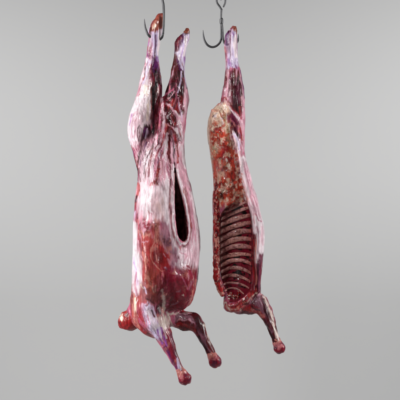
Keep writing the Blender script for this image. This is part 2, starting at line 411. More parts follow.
JW = [
 # left shank
 ('P', 'lil', 1, 1, '147,28 164,22 163,62 146,64'), ('P', 'pink', .8, .8, '147,34 152,34 153,60 146,60'),
 ('P', 'brick', .7, 1, '155,18 160,12 165,14 164,26 160,30 155,33 149,34 151,25'), ('brn', 2.5, 0, .9, '160,17 161,25'),
 ('cream', 1.6, .3, .7, '155,26 153,30'), ('salm', 1.2, 0, .7, '156,22 152,28'), ('red', 1.2, 0, .7, '157,29 157,33'),
 ('white', 3.0, .5, 1, '159.8,31 159.3,42 158,54'), ('pur', 1.5, -.6, .9, '155.4,36 154.8,50 155,62'), ('white', 1.5, .3, .7, '151,36 150.5,48'),
 ('vio', 1.2, 0, .6, '149,42 148.5,58'),
 # right shank and gaskin
 ('P', 'lil', 1, 1, '178,32 190,29 188,50 186,66 172,66 173,44'), ('P', 'brn', .6, 1, '184,31 187,27 191,29 189.5,34 185,34'),
 ('P', 'plum', .8, 1, '173,40 178,34 182.5,33 181.5,42 179,52 174,55'), ('crim', 2.4, .2, .8, '176,44 179,38'), ('pink', 1.2, .3, .7, '174.5,40 174.3,50'), ('pur', 1.4, 0, .9, '183,35 181.5,42'),
 ('white', 2.2, .5, 1, '186.6,36 185,46 183.6,56'), ('white', 1.4, .3, .8, '181.5,48 179.6,58 180.5,66'), ('vio', 1, 0, .6, '184,44 181,58'),
 ('P', 'dred', 1.2, 1, '172,57 178,56 186,68 190,90 188,104 164,100 166,86 170,70'), ('brick', 2.4, .3, .8, '174.5,56 172,66 169,80 167,90'),
 ('P', 'mar', 1, 1, '178,66 183,70 184,84 183,100 174,98 174,82'), ('pur', 2, 0, .9, '178,60 180,70'), ('vio', 1.6, .3, .8, '184.4,58 185,68 186,80'), ('lil', 1, .4, .9, '183.6,62 184.4,74 186.4,90'),
 ('lil', 1.6, .4, .9, '180,60 182,70'), ('pink', 1.6, .4, .8, '173,72 170,82 168,92'), ('pinkw', .9, .4, .8, '175,66 172.6,76 169.4,86'), ('crim', 1.6, 0, .8, '177,78 174,90'), ('crim', 1.4, 0, .8, '183,78 184,94'), ('blk', 1, -.3, .8, '187.4,84 188.2,98'),
 # left gaskin
 ('P', 'mar', 1.2, 1, '150,70 154,62 159,62 161,76 164,92 164,104 151,104'),
 ('P', 'pur', 1, .85, '152,58 159,56 160,70 153,72'), ('vio', 1.4, .2, .6, '157,58 159,68'),
 ('P', 'white', 1, 1, '147,58 151,60 149,75 151,84 151,96 153,120 134,112 136,98 141,78'),
 ('lil', 2.5, 0, .7, '149,60 147,72 144,84'), ('pink', 1.2, .3, .8, '143,78 139,92 137,99'), ('pinkw', 1.1, .5, .8, '159,64 161,78 163.5,96'),
 ('cream', 4, .3, .6, '147,88 147,100'), ('P', 'dred', .8, .8, '157,86 163,84 164,100 158,102'), ('pinkw', 1.6, .3, .7, '158,90 160,100'),
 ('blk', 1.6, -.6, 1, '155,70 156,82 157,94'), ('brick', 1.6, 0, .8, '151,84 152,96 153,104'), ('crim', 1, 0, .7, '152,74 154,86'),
 ('pinkg', .8, .2, .8, '145,74 142,84'), ('red', .9, 0, .8, '140,94 137,102 134,107'),
 ('crim', 1.2, -.2, .7, '150,78 148.5,90 149,100'), ('pur', 1.6, 0, .8, '160.5,70 162.5,84 164,96'), ('plum', 1.4, -.2, .7, '145.5,68 143.4,80'),
 # left thigh fascia
 ('P', 'white', 1.1, 1, '137,98 152,94 153,118 151,130 143,134 141,142 137,149 131,147 127,132 127,119 131,108'),
 ('P', 'pinkw', 1, .5, '130,116 140,112 143,124 140,142 134,147 131,140'),
 ('pinkg', .7, -.3, .7, '134,118 133,130 134,140'), ('pinkg', .6, -.3, .6, '137,120 136,132'), ('pinkg', .7, -.3, .6, '140,104 138,116 137,122'),
 ('pinkg', .7, -.3, .6, '145,96 144,110 143,122'), ('tan', 1.2, 0, .4, '149,98 149,116'), ('cream', 2.2, .3, .6, '148,106 148,120'),
 ('mar', .7, -.5, .9, '140.5,126 138.4,130 138,136 139.5,142'), ('mar', .6, -.3, .8, '142.5,129 141.5,135 139.8,141'), ('pinkg', .5, -.3, .8, '140.6,129 140,138'),
 ('pinkg', .7, -.3, .8, '136,131 135.5,138 137,143'), ('blk', .6, -.3, .7, '141,128 140,134'),
 ('P', 'mar', 1, 1, '145,125 152,128 154,139 149,141 144,145 138,149 141,141 144,134'),
 ('P', 'blk', .9, 1, '151,88 154,90 156.5,104 156,118 157,130 155,139 151,136 152.5,120 151.5,105'),  # shade of the gap between the thighs, painted near black
 ('lil', 1.6, .3, .9, '148,130 148,135 146.5,140'), ('pur', 1.5, 0, .8, '146,128 145,138'), ('brn', 1.4, 0, .7, '151,92 152,106 152,120'),  # the brown stroke is a shadow painted beside the fascia
 ('white', 1.6, .4, .9, '129.5,118 128.6,128 129.5,138 131,144'),  # edge highlight painted white along the left thigh outline
 # middle column
 ('P', 'dred', 1.3, 1, '157,92 188,88 188,112 184,132 184,145 160,150 156,135'),
 ('P', 'mar', 1.2, 1, '167,84 184,84 184,100 178,108 170,102 165,92'), ('P', 'red', 1.2, .8, '172,102 182,98 181,112 176,114 166,108'),
 ('P', 'crim', 1.2, .6, '158,96 166,96 166,112 160,124 157,116'),
 ('pink', 1.3, .4, .9, '165,96 169,93 173,88'), ('pinkw', .9, .3, .8, '168,100 172,96 174,90'), ('pinkg', 1, .2, .7, '176,100 176,106'),
 ('pink', 2.5, .4, .8, '160,88 161,98 163,108'), ('pinkw', 2.8, .8, .95, '161,96 162.5,108 164,120 164,128 161,138 158,148'),
 ('white', 1.4, .5, .9, '162,100 163.5,114 164.5,124'), ('pink', 1.6, .3, .8, '158,104 160,116 160,130 157,142'),
 ('pinkw', 2.4, .8, .95, '167,104 172,109 177,117 181,125'), ('white', 1.0, .4, .8, '170,106 176,113 181,122'),
 ('red', 1.6, -.5, .8, '168,110 172,118 177,126'), ('pinkw', 3.2, .8, .9, '186,92 186,108 184,122 182,136'),
 ('P', 'pinkw', 1, .85, '177,120 184,114 185,132 183,142 178,134'), ('white', 1.7, .5, .9, '179,122 181,130 183,142'),
 ('white', 1.2, .5, .9, '167.5,118.5 169,118'), ('pinkw', 1.2, .4, .8, '171,119 173,122'), ('mar', 1.8, -.7, .9, '168,122 171,121'),
 ('mar', 2, -.6, .8, '166,108 168,114'), ('pinkw', 1.4, .6, .8, '168,125 174,128 179,136 181,146'), ('pink', 1.5, .5, .8, '166,128 164,136'),
 ('red', 1.3, -.4, .9, '167,126 166,134 163,142'), ('red', 1.2, -.4, .9, '172,128 170,136'),
 ('lil', 1.1, .3, .8, '181,72 180,84 178,94'), ('pinkw', 1.0, .4, .8, '184.5,84 185,98 183,110'), ('pink', 1.6, .3, .8, '176,84 177,98 180,110'), ('pink', 1.4, .3, .7, '171,78 170,90'), ('lil', 1.0, .3, .7, '179,100 181,112 182,122'),
 # fan of fascia under the pelvis
 ('P', 'pinkw', 2, 1, '137,147 150,138 160,135 184,140 186,160 191,182 196,204 137,204 137,165'),
 ('P', 'white', 2, .55, '142,150 156,145 156,175 140,190 139,165'), ('P', 'pinkg', 1.6, .35, '140,160 150,152 148,176 140,185'),
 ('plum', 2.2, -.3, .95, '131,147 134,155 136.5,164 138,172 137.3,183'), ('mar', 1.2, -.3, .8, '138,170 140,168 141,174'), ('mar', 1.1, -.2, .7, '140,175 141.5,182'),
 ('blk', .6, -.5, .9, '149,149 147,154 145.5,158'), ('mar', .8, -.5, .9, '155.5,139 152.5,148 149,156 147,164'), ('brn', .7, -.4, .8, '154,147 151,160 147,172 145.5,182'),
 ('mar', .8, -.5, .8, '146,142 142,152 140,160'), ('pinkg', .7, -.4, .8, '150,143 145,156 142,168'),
 ('red', 1.5, -.3, .9, '164.5,134 162,145 158,155 154,164'), ('dred', 1.2, -.5, .9, '160,136 158,145 156,150'), ('white', 1.4, .7, .9, '162,140 158,150 155,160 152,176'),
 ('crim', 2.2, -.3, .8, '165,150 161,160 159,172 157,182'), ('pink', 2.2, .4, .7, '160,152 157,164 155,176'), ('red', 3, -.2, .95, '160,170 157.5,180'),
 ('red', 2.6, -.2, .95, '151,184 155,181 158,184'), ('red', 1.5, 0, .9, '151,184 150,189'), ('crim', 1.4, 0, .8, '157,182 160,186'),
 ('white', 2.8, .9, 1, '168.3,136 166.5,148 164,158'), ('white', 1.1, .5, .9, '165,142 161.5,151 159.5,157'), ('white', 1.8, .6, .85, '166,160 167,172 168,186'),
 ('pinkb', 1.2, -.4, .7, '163,162 163.5,176'), ('pinkb', 1.0, -.4, .7, '171,166 171,182'),
 ('dred', 2.8, -.6, 1, '170.5,138 169.3,147 169.8,157 171.4,163'), ('pinkw', 1, .4, .8, '171.5,139 171.8,150'),
 ('red', 2.3, -.5, 1, '175.5,138 177.3,147 178.3,156 178,163'), ('mar', 1.1, -.3, .7, '176.5,142 178,154'),
 ('pinkg', 1.4, .4, .9, '172,132 173.7,142 174.2,154'), ('blk', .7, -.6, 1, '173.9,146 174.6,158 175,166'),
 ('white', 2, .7, .9, '176,130 180,140 182.5,152 186,168'), ('pinkw', 3.5, .3, .8, '180,160 184,174 188,188'),
 ('pur', 1.6, 0, .8, '128.4,140 131,147 134,154'), ('mar', 1.3, -.6, .85, '143,141 141,150 139.5,158 139,166'), ('pur', .9, -.4, .8, '147,144 143.5,154 141.5,166'), ('mar', .8, -.5, .85, '151,150 147.5,160 145,174'),
 ('crim', 1.2, -.3, .8, '153,150 151,162 149.5,176'), ('pur', 1.0, -.3, .7, '162,150 158.5,164'), ('crim', 1.0, -.2, .7, '186,150 187,162 189.6,176'), ('vio', 1.2, 0, .6, '133,116 130,124'), ('pur', .9, 0, .6, '141,74 138,88 134.5,102'),
 # belly sheet
 ('P', 'white', 2, .85, '140,184 150,186 160,186 172,178 173,205 171,224 152,222 140,218 138,202'),
 ('P', 'pinkb', 2.4, .45, '150,194 164,190 166,206 160,219 148,216'), ('P', 'tan', 2, .2, '156,204 165,198 164,214'),
 ('orr', 2.6, 0, .9, '139,184 139.5,190 138,197'), ('blk', 1.4, -.4, .9, '137.5,196 136,203'), ('crim', 2, 0, .9, '136,203 135,212'), ('lil', 2, .2, .8, '135.5,212 135,224'),
 ('pinkb', .9, -.5, .8, '148,209 150,212 153,212'), ('white', 1.2, .5, .9, '151,210 153,211'),
 ('white', 3.2, .9, 1, '166.5,182 167,200 168,215 170.5,228 174,239 179,247'), ('pinkb', 1.8, -.7, .9, '171,180 170.8,200 171.5,215 174.5,232'),
 ('P', 'pinkw', 1.5, .9, '182,176 188,180 194,195 199,225 200,245 190,246 190,225 186,205'),
 ('pinkb', 1.8, -.8, .9, '184,190 188.5,205 191.2,218 191.5,230 189.5,241 183,246.5 177.5,243 174,232'), ('red', 1.8, -.2, .9, '190.5,219 192.5,226'), ('pink', 1.2, 0, .7, '193,206 196,220 197,232'),
 ('white', 4, .5, .8, '191,192 195.5,210 197.5,235 197,255'), ('crim', 1.2, 0, .6, '199.5,236 200,244'),
 ('white', 1.8, .4, 1, '174,166 173.6,190 173.7,210 175,226 178,238 182.8,243.5 187.2,240 189.3,230 188,215 185.2,200 180.5,184 177,171'),
 # shoulder and brisket, front left
 ('P', 'orr', 3.5, 1, '136,218 150,219 161,222 163,236 169,250 171,262 166,272 161,290 160,302 146,306 134,308 131,290 140,270 138,245'),
 ('P', 'pinkg', 2, .9, '161,220 171,226 173,238 181,248 186,264 190,270 176,271 167,262 165,250 161,238'),
 ('P', 'pinkw', 1.8, .6, '163,224 168,226 169,238 166,242'), ('P', 'pinkw', 1.6, .7, '170,252 176,254 176,262 170,262'),
 ('P', 'white', 2.6, 1, '171,238 179,247 189,249 200,240 201,258 197,270 184,271 178,264 181,256'),
 ('P', 'pinkw', 2, .6, '184,252 199,246 199,262 188,266'), ('pink', 1.3, 0, .6, '180,250 186,254 184,262'),
 ('P', 'red', 2.4, 1, '150,243 158,239 165,245 170,252 171,266 165,272 156,264 150,254'), ('P', 'dred', 1.3, .7, '156,246 162,246 165,262 160,266 154,256'),
 ('P', 'pink', 3, .6, '138,222 148,220 150,228 140,232'), ('salm', 3, .5, .8, '143,231 148,235 152,233'), ('pinkw', 1.2, .4, .8, '143,241 149,241'),
 ('crim', 1.2, -.5, .85, '141,229 141,240 142,249'), ('pinkw', 1.0, .4, .9, '139.5,240 141,252 144,258'), ('salm', 1.8, .4, .9, '146,260 147,268'),
 ('salm', .6, .6, .9, '156,240 153,246 152,254 156,263 163,269 169,271'), ('pinkw', .5, .5, .8, '164,250 165.5,256'), ('salm', .6, .4, .8, '158,254 159,262'),
 ('dred', 1.6, -.4, .6, '144,246 147,254 150,262'), ('brick', 3, 0, .5, '156,224 160,232 158,238'), ('brick', 3, 0, .5, '140,252 142,262'),
 ('red', 2.5, 0, .5, '150,268 154,278'), ('cream', 1.0, .2, .5, '148,276 152,282'),
 ('P', 'white', 1.1, 1, '131,222 137,222 138.5,245 142,262 143,282 139,294 134,294 130,286 130,250'), ('lil', 1.8, 0, .8, '134,258 136,270 138,284'), ('pink', 1.3, 0, .7, '137,272 135,284 138,294'),  # the white patch paints rim light into the pale left edge
 ('vio', .7, 0, .5, '134,262 137,270'),
 ('pinkw', 3.5, .2, .7, '143,212 142,222 145,229'), ('pinkw', 2.5, .2, .6, '152,212 152,222 150,228'), ('white', 2, .3, .6, '148,214 147,224'), ('salm', 3, .2, .6, '157,218 158,230 156,238'),
 ('pinkw', 1.4, .3, .6, '141,232 143,240'), ('salm', 2.5, .2, .6, '144,250 147,258'), ('pinkw', 1.5, .2, .5, '160,228 163,240 168,250'), ('pink', 3, 0, .5, '150,228 154,236'), ('salm', 2.2, .2, .5, '148,270 150,282'), ('pinkw', 2.2, .2, .45, '168,258 175,266 180,274'),
 ('lil', 1.5, .2, .5, '166,266 170,276 170,288'), ('pinkw', 1.2, .2, .5, '174,270 176,280'), ('vio', 2.0, 0, .4, '168,280 172,290'),
 # dark shoulder muscle, lower right
 ('P', 'crim', 3, 1, '166,268 178,268 186,266 193,266 199,270 199,300 192,312 168,312 163,296 164,280'),
 ('P', 'crim', 3, .6, '165,268 178,268 182,276 170,288 165,284'), ('P', 'dred', 3, .5, '170,284 182,278 186,290 182,306 170,306 168,294'),
 ('P', 'pink', 1.6, .45, '172,268 184,270 180,276'), ('pink', .6, .4, .9, '182,275 185,281 187.5,286'), ('pink', .6, .4, .9, '194,275 191.5,281 189,286'), ('pink', .5, .3, .7, '188,270 188,280'),
 ('red', 2.6, 0, .8, '194,284 193,296 190,305 184,309'), ('pinkg', 1.6, .2, .7, '172,303 177,301'), ('bone', .8, .2, .7, '182.4,293 183.4,292.2'),  # the last stroke is a painted specular dot on the muscle
 ('pinkg', 1.2, .3, .5, '177,290 180,289'), ('bone', 1.8, .6, .9, '170,312.5 180,313.5 189,311 195,308'),
 # lower left
 ('P', 'brick', 2, .55, '146,268 158,268 160,298 150,298'), ('cream', .8, .1, .45, '154,286 155,291'), ('cream', .8, .1, .4, '157,284 157,290'),
 ('P', 'pinkb', 1.5, .8, '139,282 146,280 152,292 154,302 142,300'), ('cream', 1.6, .1, .5, '141,284 145,288'), ('lil', 1.2, .2, .8, '146,286 147,292'), ('mar', 1.2, -.4, .8, '147,297 152,299 156,303'),
 ('red', 2.6, 0, .9, '131.5,284 131.5,300 132,312'), ('salm', 3, .3, .8, '134,294 134,312 137,328'), ('cream', 2.0, .6, 1, '136,298 136.3,308 136,315'), ('cream', 1.6, .5, .9, '138,314 138,326'),
 ('P', 'dred', 2.5, .9, '157,276 166,274 168,296 168,322 158,314 156,300'), ('P', 'mar', 1.2, .9, '156,303 163,304 164,314 157,312'),
 ('P', 'red', 2.0, .9, '133,312 142,308 150,328 158,336 150,338 136,334'), ('pink', 3, 0, .8, '140,318 146,328'), ('salm', 2, .3, .7, '136,318 140,326'),
 ('P', 'lil', 1.2, 1, '143,303 151,301 155,310 158,318 163,326 163,338 156,336 149,326 145,314'), ('P', 'white', 1.2, .7, '145,304 150,304 155,316 160,326 154,328 149,318'),
 ('mar', 1.4, -.5, .85, '152,309 155,314'), ('plum', 1.4, -.3, .8, '146,305 149,302'), ('pink', 1.2, 0, .8, '148,312 151,322'),
 ('bone', 2.2, .4, .5, '163,288 165,302 163.5,312 167,322'), ('P', 'bone', 1.4, .85, '158,316 166,313 171,324 165,327 159,324'), ('pinkb', 1, -.4, .7, '161,306 163,318'),
 ('bone', 1.5, .6, .95, '167,310 171,322 174.5,334 177,350 181.5,366'),
 ('P', 'crim', 1, .95, '165,327 172,326 176,345 182,362 176,366 168,350'), ('plum', 2.5, -.2, .8, '171,332 174,345 179,360'),
 ('vio', 1.6, .2, .95, '158,328 160,334 163,340'), ('vio', 1.5, .2, .95, '162,326 164.5,335 168,343'), ('white', 1.0, .4, .9, '164,326 167,336'), ('white', .9, .4, .8, '160,328 162,335'),
 ('pur', 2, 0, .8, '166,343 171,355 177,367'), ('lil', 2.2, .3, .95, '178,358 179.5,366 181,372'), ('mar', .8, -.4, .9, '176,347 180,358 183.5,367'),
 # far foreleg
 ('P', 'dred', 1.2, 1, '176,314 198,309 206,325 220,358 208,358 194,332 176,331'), ('pinkg', 5, .2, .75, '176,317 190,317 197,325 203,338'), ('red', 3.5, 0, .8, '177,325 188,326 194,330'),
 ('pinkw', 1.5, .3, .6, '178,320 188,319 194,322'), ('P', 'mar', 1.0, .85, '193,312 199,315 204,326 203,334 197,329 194,320'), ('mar', 2.4, 0, .9, '199,335 204,344 209,351'), ('pinkg', 1.2, .4, .8, '202,334 206,344 211,352'),
 ('bone', 1.6, .5, .95, '196,308 201,315 205,326 210,339 216,350'), ('pinkw', 1.0, .3, .9, '180,313 192,313'), ('salm', 2.2, 0, .9, '212,352 217,353'),
]
def foreleg_joint(parent, name, cx, cz, cy, ang, seed, sc=1.0):
    """bare knee joint: two rounded condyles with a groove, on a short bone collar"""
    ca, sa = math.cos(ang), math.sin(ang)       # direction of the leg in x, z_down
    def q(u, v, y, r): return (cx+u*ca*sc-v*sa*sc, cz+u*sa*sc+v*ca*sc, cy+y*sc, r*sc)
    g = Grid(cx-12, cx+12, cy-12, cy+12, cz-13, cz+12, .42)
    g.add(Chain([q(-10, 0, 0, 3.9), q(-5, 0, 0, 4.8), q(-1, 0, 0, 5.5), q(1.5, 0, 0, 5.3)]), 2)
    g.add(Chain([q(.6, -2.0, -1.4, 4.5), q(2.0, -1.6, 1.6, 4.3)]), 1.4)
    g.add(Chain([q(.4, 2.1, -1.2, 4.4), q(1.9, 1.8, 1.6, 4.2)]), 1.2)
    g.add(Chain([q(-2.5, 3.2, -2, 1.8), q(-3.5, -3.4, -1.0, 1.8)]), 1.5)
    g.add(Chain([q(2.5, .2, -7, 1.2), q(7.4, .1, -3, 1.2), q(8.4, 0, 2, 1.2)]), 1.6, cut=True)
    def ex(P, N, c, r):
        u = (P[:, 0]-cx)*ca+(P[:, 2]-cz)*sa
        n = fbm(P[:, 0]/3.4, P[:, 1]/3.4, P[:, 2]/3.4, seed+3, 2)
        c = K['crim']+(K['plum']-K['crim'])*sst(-.3, .5, n)[:, None]
        m = sst(0, .9, fbm(P[:, 0]/3.2+5, P[:, 1]/3.2, P[:, 2]/3.2, seed+8, 3)+.35*sst(2, -5, u))
        c = c+((K['salm']+K['pink'])/2-c)*(.9*m)[:, None]
        m = sst(-4.0, -6.5, u+n); c = c+(K['salm']-c)*(.6*m)[:, None]
        m = sst(1.0, 1.3, fbm(P[:, 0]/1.5, P[:, 1]/1.5, P[:, 2]/1.5, seed+9, 2)); c = c+(K['cream']-c)*(.5*m)[:, None]
        return c, .28*n
    return flesh(name, g, [], 'crim', M_meat, parent, seed=seed, extra=ex)

def hock(parent, cx, cz, cy, ang, r, seed, L=9):
    ca, sa = math.cos(ang), math.sin(ang)
    g = Grid(cx-9, cx+12, cy-8, cy+8, cz-6, cz+18, .42)
    g.add(Chain([(cx, cz, cy, r*.8), (cx+ca*L*.45, cz+sa*L*.45, cy, r), (cx+ca*L, cz+sa*L, cy+.5, r*.8)]), 1)
    g.add(Chain([(cx-.6, cz+1.2, cy-.9, r*.72), (cx+.6, cz+2.2, cy+1.2, r*.7)]), 1)
    def ex(P, N, c, rl):
        n = fbm(P[:, 0]/2, P[:, 1]/2, P[:, 2]/2, seed, 3)
        c = K['brick']+(K['brn']-K['brick'])*sst(-.2, .4, n)[:, None]
        m = sst(.2, .6, fbm(P[:, 0]/2.2, P[:, 1]/2.2, P[:, 2]/2.2, seed+4, 2)); c = c+(K['salm']-c)*(.7*m)[:, None]
        return c, .5*n
    return flesh('hock_bone', g, [], 'brick', M_meat, parent, seed=seed, extra=ex)

FLOW_W = [(14, 154, 164, 189), (60, 147, 164, 185), (100, 136, 162, 188), (125, 128, 158, 186), (140, 129, 158, 184), (165, 137, 165, 185), (200, 134, 168, 194), (240, 133, 171, 200),
 (300, 131, 166, 194), (312, 132, 167, 196), (340, 158, 175, 206), (358, 172, 182, 216), (376, 179, 190, 220)]
FLOW_H = [(26, 226, 232, 238), (60, 224, 231, 238), (90, 223, 233, 244), (120, 206, 234, 245), (160, 211, 238, 246), (200, 213, 246, 256), (230, 213, 251, 264), (290, 220, 254, 261), (300, 224, 256, 266), (350, 270, 278, 286)]
root = empty('lamb_carcass', W(166, 200, 2))
tag(root, 'whole skinned lamb carcass with two hind legs and a dark slit down its belly', 'carcass')
def build_whole():
    g = Grid(114, 222, -44, 46, 10, 388, .52)
    g.add(Loft(TORSO, 3), 3)
    g.add(Loft(LEG_L), 3.2); g.add(Loft(LEG_R), 3.0)
    # muscles of the shoulders and chest laid on the barrel
    g.add(Chain([(150, 232, -28, 9), (152, 258, -31, 9), (153, 284, -27, 9), (152, 302, -22, 8), (156, 318, -15, 8)]), 6)
    g.add(Chain([(181, 276, -24, 12), (184, 290, -20, 11), (181, 300, -16, 9)]), 3)
    g.add(Chain([(139, 300, -6, 8), (141, 318, -8, 8), (150, 327, -9, 7)]), 4)
    # near foreleg
    g.add(Chain([(151, 306, -14, 13), (156, 320, -16, 11.5), (163, 332, -17, 8.8), (169.5, 346, -18, 6.2), (176, 359, -19, 4.4), (181, 369, -19.5, 4.0), (184, 373, -20, 4.2)]), 3.5)
    # far foreleg
    g.add(Chain([(172, 316, 0, 10), (184, 320.5, -2, 9.3), (193, 321.5, -3, 8.6), (198.5, 327, -4, 6.6), (204, 338, -5, 5.0), (210, 350, -5, 3.9), (213.5, 357, -5, 4.0)]), 2.5)
    # neck
    g.add(Chain([(146, 304, 6, 14), (136, 314, 8, 11), (133, 317, 9, 9)]), 4)
    # loops of fascia at the groin, gap between the thighs
    g.add(Chain([(164.5, 100, -6, 2), (164, 106, -13, 3.2), (163.5, 114, -18, 3.6), (163, 126, -22, 3.4), (160, 142, -25, 2.6)]), 4)
    g.add(Chain([(167, 104, -13.5, 1.6), (175, 115, -19.5, 1.9), (181, 128, -19.5, 2.0), (182, 142, -18.5, 1.4)]), 2.4)
    g.add(Chain([(152, 84, -22, 1.2), (153.3, 98, -23, 2.6), (154, 112, -24, 3.1), (154.4, 124, -27, 3.2), (154, 136, -29, 2.2), (152, 143, -31, .8)]), 3, cut=True)
    g.add(Chain([(153, 96, -15, 1.6), (154, 112, -18, 2.2), (154, 128, -21, 2.2), (153, 138, -24, 1.0)]), 2, cut=True)
    g.add(Chain([(150, 128, -22, 2.0), (147, 136, -25, 1.6), (141, 146, -22, .8)]), 2, cut=True)
    g.add(Chain([(174.4, 148, -31, .8), (174.8, 160, -33, 1.2)]), 1.5, cut=True)
    # body cavity opened by the slit
    cav = Loft(CAVITY); sl = Loft([r[:3]+(30, -24) for r in SLIT], 1.5)
    g.add(cav, 1.5, cut=True); g.add(sl, 1.4, cut=True)
    to = Loft(TORSO, 3); ring = []
    for zz, l, r_ in [q[:3] for q in SLIT[2:]]: ring.append((l, zz))
    ring += [(183.4, 242.6)]+[(r_, zz) for zz, l, r_ in [q[:3] for q in SLIT[:1:-1]]]
    rp = []
    for i, (xx, zz) in enumerate(ring):
        l, r_, bb, yc = [float(np.interp(zz, to.z, q)) for q in to.t]
        yy = yc-bb*math.sqrt(max(0, 1-((xx-(l+r_)/2)/((r_-l)/2))**2))
        rp.append((xx+(1.6 if i > len(SLIT)-3 else -1.2)*sst(165, 190, zz), zz+(1.2 if i == len(SLIT)-2 else 0), yy+.6, .7+1.0*sst(172, 215, zz)))
    g.add(Chain(rp), 1.6)
    def ex(P, N, c, r):
        x, y, z = P.T.astype(np.float32)
        d = cav(x, y, z); dd = sl(x, y, z)
        fr = y < 30
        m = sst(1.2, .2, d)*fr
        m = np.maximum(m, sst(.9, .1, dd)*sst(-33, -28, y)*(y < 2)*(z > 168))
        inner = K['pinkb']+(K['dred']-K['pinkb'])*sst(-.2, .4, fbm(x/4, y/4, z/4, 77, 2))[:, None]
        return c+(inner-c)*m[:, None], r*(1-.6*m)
    def fib(P):
        z = P[:, 2]; x = P[:, 0]
        return ((.35+.65*sst(205, 180, z)+.25*sst(290, 310, z))*(1-.6*sst(154, 150, x)*sst(84, 94, z)*sst(152, 142, z))).astype(np.float32)
    flesh('body', g, JW, 'pink', M_meat, root, fibre=fib, blood=.5, seed=3, extra=ex, flow=FLOW_W)
build_whole()
print('whole', time.time()-T0)
foreleg_joint(root, 'knee_joint', 185, 376.2, -20, math.radians(62), 11)
foreleg_joint(root, 'knee_joint', 215, 360.8, -5, math.radians(63), 23)
hock(root, 160.5, 17.5, -1, math.radians(110), 2.9, 5)
hock(root, 187.2, 30.2, 2, math.radians(100), 2.7, 9, L=4.5)
def neck_stump():
    g = Grid(110, 150, -10, 26, 300, 340, .5)
    g.add(Chain([(136, 317, 7, 11.3), (129.5, 321.0, 8, 10.2), (126, 321.8, 8, 8.6)]), 1)
    g.add(Chain([(122.5, 317, 7, 4.2), (123.5, 325, 8, 4.6)]), 2.5)
    g.add(Chain([(128, 327, 7, 5), (131, 326, 7, 4.5)]), 2)
    g.add(Chain([(98, 306, 6, 24), (98.5, 306, 6, 24)]), 1.2, cut=True)
    g.add(Chain([(119, 347, 6, 18), (119.5, 347, 6, 18)]), 1.2, cut=True)
    def ex(P, N, c, r):
        x, y, z = P.T; n = fbm(x/4, y/4, z/4, 51, 3)
        c = K['red']+(K['dred']-K['red'])*sst(-.1, .5, n)[:, None]
        m = sst(5.5, 3.0, np.hypot(x-122, z-318)+2*n); c = c+(K['orr']-c)*m[:, None]
        m = sst(2.0, 1.0, np.hypot((x-121.5), (z-317.5)*.6)+1.2*n); c = c+(K['cream']-c)*m[:, None]
        m = sst(.95, 1.3, fbm(x/2, y/2, z/2, 57, 3)); c = c+(K['bone']-c)*(.6*m)[:, None]
        return c, .6*n
    flesh('neck_stump', g, [], 'red', M_cut, root, extra=ex)
neck_stump()

# ================================================================ half carcass
HLEG = [(26, 232, 236.6, 1.8, -1), (30, 229, 237.6, 3.2, -1), (35, 225.6, 237.6, 4.4, -1), (42, 225.2, 237.6, 5, -1), (48, 224.2, 237.6, 5.2, -1), (57, 224.6, 237.6, 5.4, -1),
 (64, 225.6, 238.4, 5.8, -1), (70, 226, 240, 6.5, -1), (80, 225, 242, 8.5, -1), (90, 223, 244, 10.5, -1), (100, 221, 244.8, 12, -1), (112, 220, 244.8, 13, 0),
 (122, 222, 244.6, 13, 2), (135, 226, 244.2, 12, 4), (150, 230, 244.5, 10, 4), (165, 236, 246, 8, 3)]
HLUM = [(104, 217.5, 226, 4, -2), (112, 210.5, 231, 8, -2), (120, 207.2, 235, 10.5, -1), (130, 206.3, 236, 12, 0), (140, 207.5, 237, 13, 1), (150, 209.3, 238, 13.5, 2), (160, 211, 239, 14, 3),
 (170, 212.6, 241, 14.5, 4), (180, 213.4, 243, 15, 5), (190, 213.8, 245, 15.5, 6), (200, 213.4, 248, 16, 7), (208, 213.2, 251, 17, 9), (214, 214, 250, 15, 11)]
HFLANK = [(108, 238, 244.6, 5, -5), (125, 237.5, 244.6, 6, -6), (140, 236.5, 244.2, 7, -7), (150, 236.8, 244.6, 8, -7), (160, 238, 246, 9, -7), (170, 239.6, 249, 10, -7), (180, 241, 251.8, 11, -7),
 (190, 243, 254.4, 12, -6), (200, 246, 256.8, 13, -6), (210, 248.5, 259.4, 14, -5), (220, 250.4, 262.4, 15, -4), (230, 251.2, 264, 15, -4), (240, 251.8, 264, 15, -3), (250, 252.2, 263.4, 14.5, -3), (260, 252.8, 262.8, 14, -2),
 (270, 253.2, 262, 13, -1), (280, 253.8, 261.6, 12, 0), (290, 255, 261, 10, 0), (297, 256, 260, 8, 0)]
HBAR = [(192, 213.6, 247, 14, 7), (210, 213, 256, 19, 8), (230, 213, 258.5, 22, 9), (250, 213, 259, 23, 9), (270, 214, 259, 22, 8), (280, 215.5, 258.5, 20, 7), (288, 220, 257.5, 18, 6),
 (296, 224.4, 255, 15, 5), (303, 224, 250, 12, 3), (309, 224, 245, 7, 0), (311.5, 227, 240, 4, 0)]
HCAV = [(196, 239, 246, 3, -7), (202, 233, 249, 8, -8), (208, 226, 250.6, 13, -9), (214, 221.5, 251.2, 17, -9), (222, 219.4, 251.6, 21, -10), (232, 218.8, 251.8, 24, -10), (250, 218.8, 251.8, 26, -11), (268, 219.6, 251.6, 26, -11), (280, 221.4, 251.2, 24, -11), (290, 224.5, 250, 18, -11), (297, 227, 242, 11, -11), (301, 229, 236, 6, -11)]
